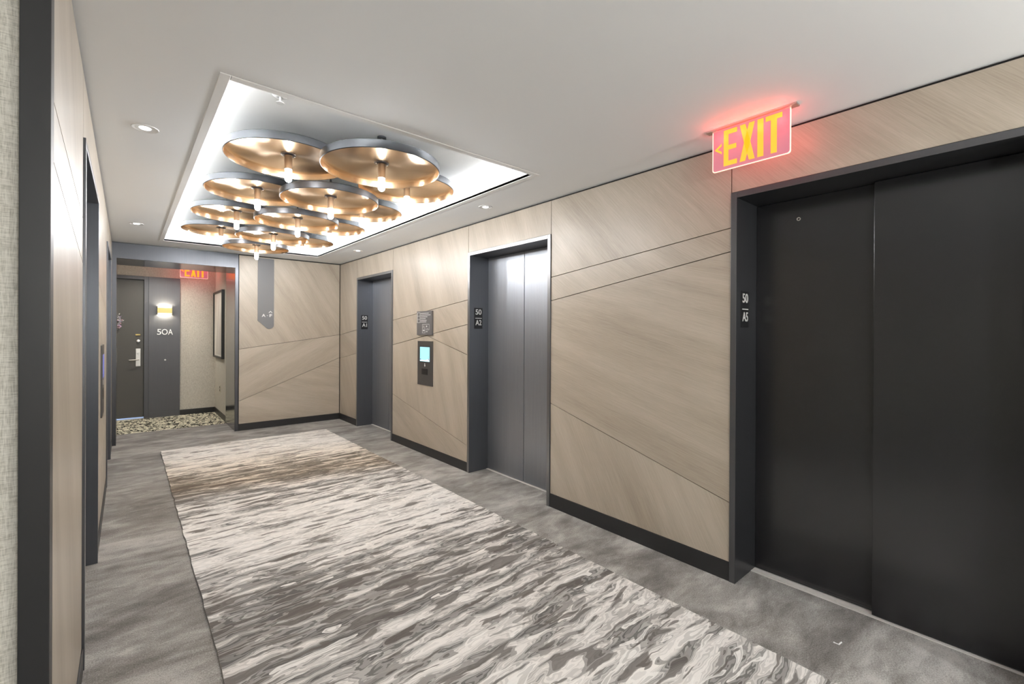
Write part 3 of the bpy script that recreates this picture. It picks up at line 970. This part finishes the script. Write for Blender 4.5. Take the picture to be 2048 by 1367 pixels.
b.build('floor_plan', pq)

# hanging direction sign on the end wall
fs = empty('direction_sign', (1.67, YE, 2.1))
tag(fs, 'tall grey direction sign reading A - F on the end wall', 'sign')
b = MB()
x0, x1 = 1.553, 1.782
r = .055
pts = [(x0, 2.668), (x0, 1.690), (x0 + .115, 1.585)]
for i in range(1, 9):
    a = PI * 1.27 + (PI * .73) * i / 8
    pts.append((x1 - r - .012 + (r + .012) * math.cos(a), 1.622 + .062 * math.sin(a)))
pts.append((x1, 2.668))
b.prism(pts, 'y', YE - .010, YE, FLAG_GREY)
b.build('plate', fs)
text_mesh('A', 'letters', LETTER, fs, (1.635, YE - .011, 1.772), .047, .052, FACE_S, .002, .02)
text_mesh('F', 'letters', LETTER, fs, (1.737, YE - .011, 1.772), .047, .038, FACE_S, .002, .02)
b = MB(); b.box(1.680, 1.698, YE - .012, YE - .010, 1.767, 1.773, LETTER); b.build('dash', fs)
b = MB()
b.prism([(1.703, 1.815), (1.733, 1.846), (1.733, 1.832), (1.715, 1.815)], 'y', YE - .012, YE - .010, LETTER)
b.prism([(1.733, 1.846), (1.763, 1.815), (1.751, 1.815), (1.733, 1.832)], 'y', YE - .012, YE - .010, LETTER)
b.build('arrow', fs)

# ------------------------------------------------------------------ door 50A and its surround
dr = empty('door_6', (-0.24, YF, 0))
tag(dr, 'dark brown apartment door marked 50A at the corridor end', 'door', kind='structure')
b = MB(); b.box(-.70, .228, YF + .030, YF + .075, .026, 2.400, DOORM)
leaf = b.build('leaf', dr, bevel=.002)
b = MB()
b.box(.228, .290, YF - .020, YF + .09, 0, 2.462, SURR)
b.box(-.76, -.70, YF - .020, YF + .09, 0, 2.462, SURR)
b.box(-.70, .228, YF - .020, YF + .09, 2.405, 2.462, SURR)
b.build('frame', dr, bevel=.002)
b = MB(); b.box(.290, .730, YF - .030, YF + .1, .10, 2.462, SURR)
b.box(.290, .730, YF - .034, YF + .1, 0, .10, SURR)
b.build('side_panel', dr, bevel=.002)
b = MB(); b.box(-.70, .228, YF - .02, YF + .30, -.02, .006, THRESH); b.build('threshold', dr)
b = MB(); b.box(.118, .184, YF + .018, YF + .030, .905, 1.212, NICKEL)
hp = b.build('handle', dr, bevel=.003)
hp['label'] = 'satin nickel lever handle plate'
b = MB(); b.tube([(.158, YF + .02, 1.022), (.158, YF - .030, 1.022), (.150, YF - .038, 1.022), (.028, YF - .040, 1.018)], .008, NICKEL, 10)
b.build('lever', hp, smooth=D(50))
b = MB(); b.lathe([(0, YF + .004), (.016, YF + .004), (.019, YF + .018)], .152, 1.130, 20, WHITE, axis='y'); b.build('lock_cylinder', hp, smooth=D(40))
b = MB(); b.box(.115, .180, YF + .016, YF + .030, 1.438, 1.462, BRASS); b.build('latch', dr, bevel=.002)
b = MB(); b.lathe([(0, YF + .004), (.022, YF + .006), (.027, YF + .030)], .153, 1.345, 24, NICKEL, axis='y'); b.build('deadbolt', dr, smooth=D(40))
# dark room behind the door, with daylight on its floor
b = MB()
b.box(-1.2, .73, YF + .9, YF + 1.0, 0, 2.5, LINEN); b.box(-1.3, -1.2, YF + .1, YF + 1.0, 0, 2.5, LINEN); b.box(.73, .83, YF + .1, YF + 1.0, 0, 2.5, LINEN)
b.box(-1.3, .83, YF + .1, YF + 1.0, 2.5, 2.6, LINEN); b.box(-1.3, .83, YF + .12, YF + 1.0, -.06, 0, THRESH)
tag(b.build('wall_apartment'), 'entry of the apartment behind door 50A', 'wall', kind='structure')
ld = bpy.data.lights.new('daylight_lamp', 'AREA'); ld.shape = 'RECTANGLE'; ld.size = 1.0; ld.size_y = .3; ld.energy = DAY; ld.color = (.45, .62, 1)
o = bpy.data.objects.new('daylight_lamp', ld); COL.objects.link(o); o.location = (-.2, YF + .35, .5)

nm = empty('apartment_number', (.515, YF - .030, 1.45))
tag(nm, 'raised metal number 50A on the charcoal panel beside the door', 'number')
for ch, cx, w_ in (('5', .433, .056), ('O', .511, .082), ('A', .592, .066)):
    text_mesh(ch, 'character', NICKEL, nm, (cx, YF - .036, 1.502), .098, w_, FACE_S, .010, .0)
b = MB(); b.lathe([(0, YF - .036), (.011, YF - .035), (.014, YF - .030)], .519, 1.006, 20, LETTER, axis='y')
tag(b.build('doorbell', smooth=D(40)), 'small round white doorbell below the number 50A', 'doorbell')

# wall lamp beside door 50A
sc = empty('wall_lamp', (.507, YF - .03, 1.878))
tag(sc, 'brass box wall lamp shining up and down above the number 50A', 'wall lamp')
x0, x1, z0, z1 = .405, .609, 1.808, 1.948
ys, yb = YF - .130, YF - .030
b = MB()
b.box(x0, x1, ys, ys + .004, z0 + .024, z1 - .024, BRASS)
b.box(x0, x0 + .004, ys + .004, yb, z0, z1, BRASS); b.box(x1 - .004, x1, ys + .004, yb, z0, z1, BRASS)
b.box(x0, x1, ys, ys + .004, z0, z0 + .005, BRASS); b.box(x0, x1, ys, ys + .004, z1 - .005, z1, BRASS)
b.build('shade', sc)
b = MB()
b.box(x0 + .004, x1 - .004, ys + .001, ys + .004, z0 + .005, z0 + .024, SCONM); b.box(x0 + .004, x1 - .004, ys + .001, ys + .004, z1 - .024, z1 - .005, SCONM)
b.build('glass', sc)
b = MB(); b.box(x0 + .03, x1 - .03, ys + .025, yb - .025, z0 + .030, z1 - .030, SCONL)
b.build('lamp', sc)

# picture and outlet on the corridor side wall
ar = empty('picture', (XCW, 9.51, 1.05))
tag(ar, 'black framed pale print on the corridor wall beyond the portal', 'picture')
y0, y1, z0, z1, dd = 9.02, 10.00, 1.045, 2.232, .045
b = MB()
for (a, c_, e_, f_) in ((y0, y0 + .03, z0, z1), (y1 - .03, y1, z0, z1), (y0 + .03, y1 - .03, z0, z0 + .03), (y0 + .03, y1 - .03, z1 - .03, z1)):
    b.box(XCW - dd, XCW, a, c_, e_, f_, BLACKFR)
b.build('frame', ar, bevel=.002)
b = MB(); b.box(XCW - .025, XCW - .005, y0 + .03, y1 - .03, z0 + .03, z1 - .03, PAPER); b.build('print', ar)
b = MB()
b.prism([(y0 + .09, z0 + .06), (y0 + .50, z0 + .06), (y0 + .30, z1 - .30), (y0 + .09, z1 - .55)], 'x', XCW - .027, XCW - .025, PAPER2)
b.prism([(y0 + .52, z0 + .06), (y0 + .80, z0 + .06), (y0 + .42, z1 - .12)], 'x', XCW - .0265, XCW - .025, PAPER2)
b.build('drawing', ar)
ot = empty('wall_outlet', (XCW, 9.475, .49))
tag(ot, 'beige wall outlet low on the corridor wall under the picture', 'outlet')
b = MB(); b.box(XCW - .006, XCW, 9.44, 9.51, .435, .555, PLATE_W); b.build('plate', ot, bevel=.002)
for z in (.468, .522):
    b = MB(); b.box(XCW - .009, XCW - .006, 9.457, 9.493, z - .018, z + .018, BLACKFR); b.build('socket', ot, bevel=.002)

# wreath on door 50A
wr = empty('wreath', (-.215, YF + .03, 1.69))
tag(wr, 'lilac and grey flower wreath hanging on door 50A', 'wreath')
cx, cz, yw = -.215, 1.690, YF - .002
b = MB()
b.tube([(cx + .125 * math.cos(2 * PI * i / 40), yw, cz + .125 * math.sin(2 * PI * i / 40)) for i in range(41)], .017, GREYTW, 8)
b.build('ring', wr, smooth=D(60))
random.seed(8)
for k, mt in (('petals', LILAC), ('petals', PINK), ('petals', CREAM), ('twigs', GREYTW)):
    b = MB()
    for i in range(34):
        a = random.uniform(0, 2 * PI)
        if mt in (LILAC, PINK) and math.sin(a) > .45: a = -a
        rr = .125 + random.uniform(-.035, .045)
        p = Vector((cx + rr * math.cos(a), yw - random.uniform(.008, .030), cz + rr * math.sin(a)))
        d = Vector((math.cos(a + random.uniform(-.9, .9)), random.uniform(-.4, .1), math.sin(a + random.uniform(-.9, .9)))).normalized()
        t = d.orthogonal().normalized()
        l_, w_ = (.034, .010) if mt is not GREYTW else (.05, .003)
        n_ = d.cross(t)
        q = [p - d * l_ * .5, p + t * w_ + n_ * .003, p + d * l_ * .5, p - t * w_ + n_ * .003, p + n_ * .006, p - n_ * .002]
        v = [b.bm.verts.new(x) for x in q]
        for f in ((0, 1, 4), (1, 2, 4), (2, 3, 4), (3, 0, 4), (1, 0, 5), (2, 1, 5), (3, 2, 5), (0, 3, 5)):
            b.face([v[i] for i in f], mt)
    b.build(k, wr)['kind'] = 'stuff'
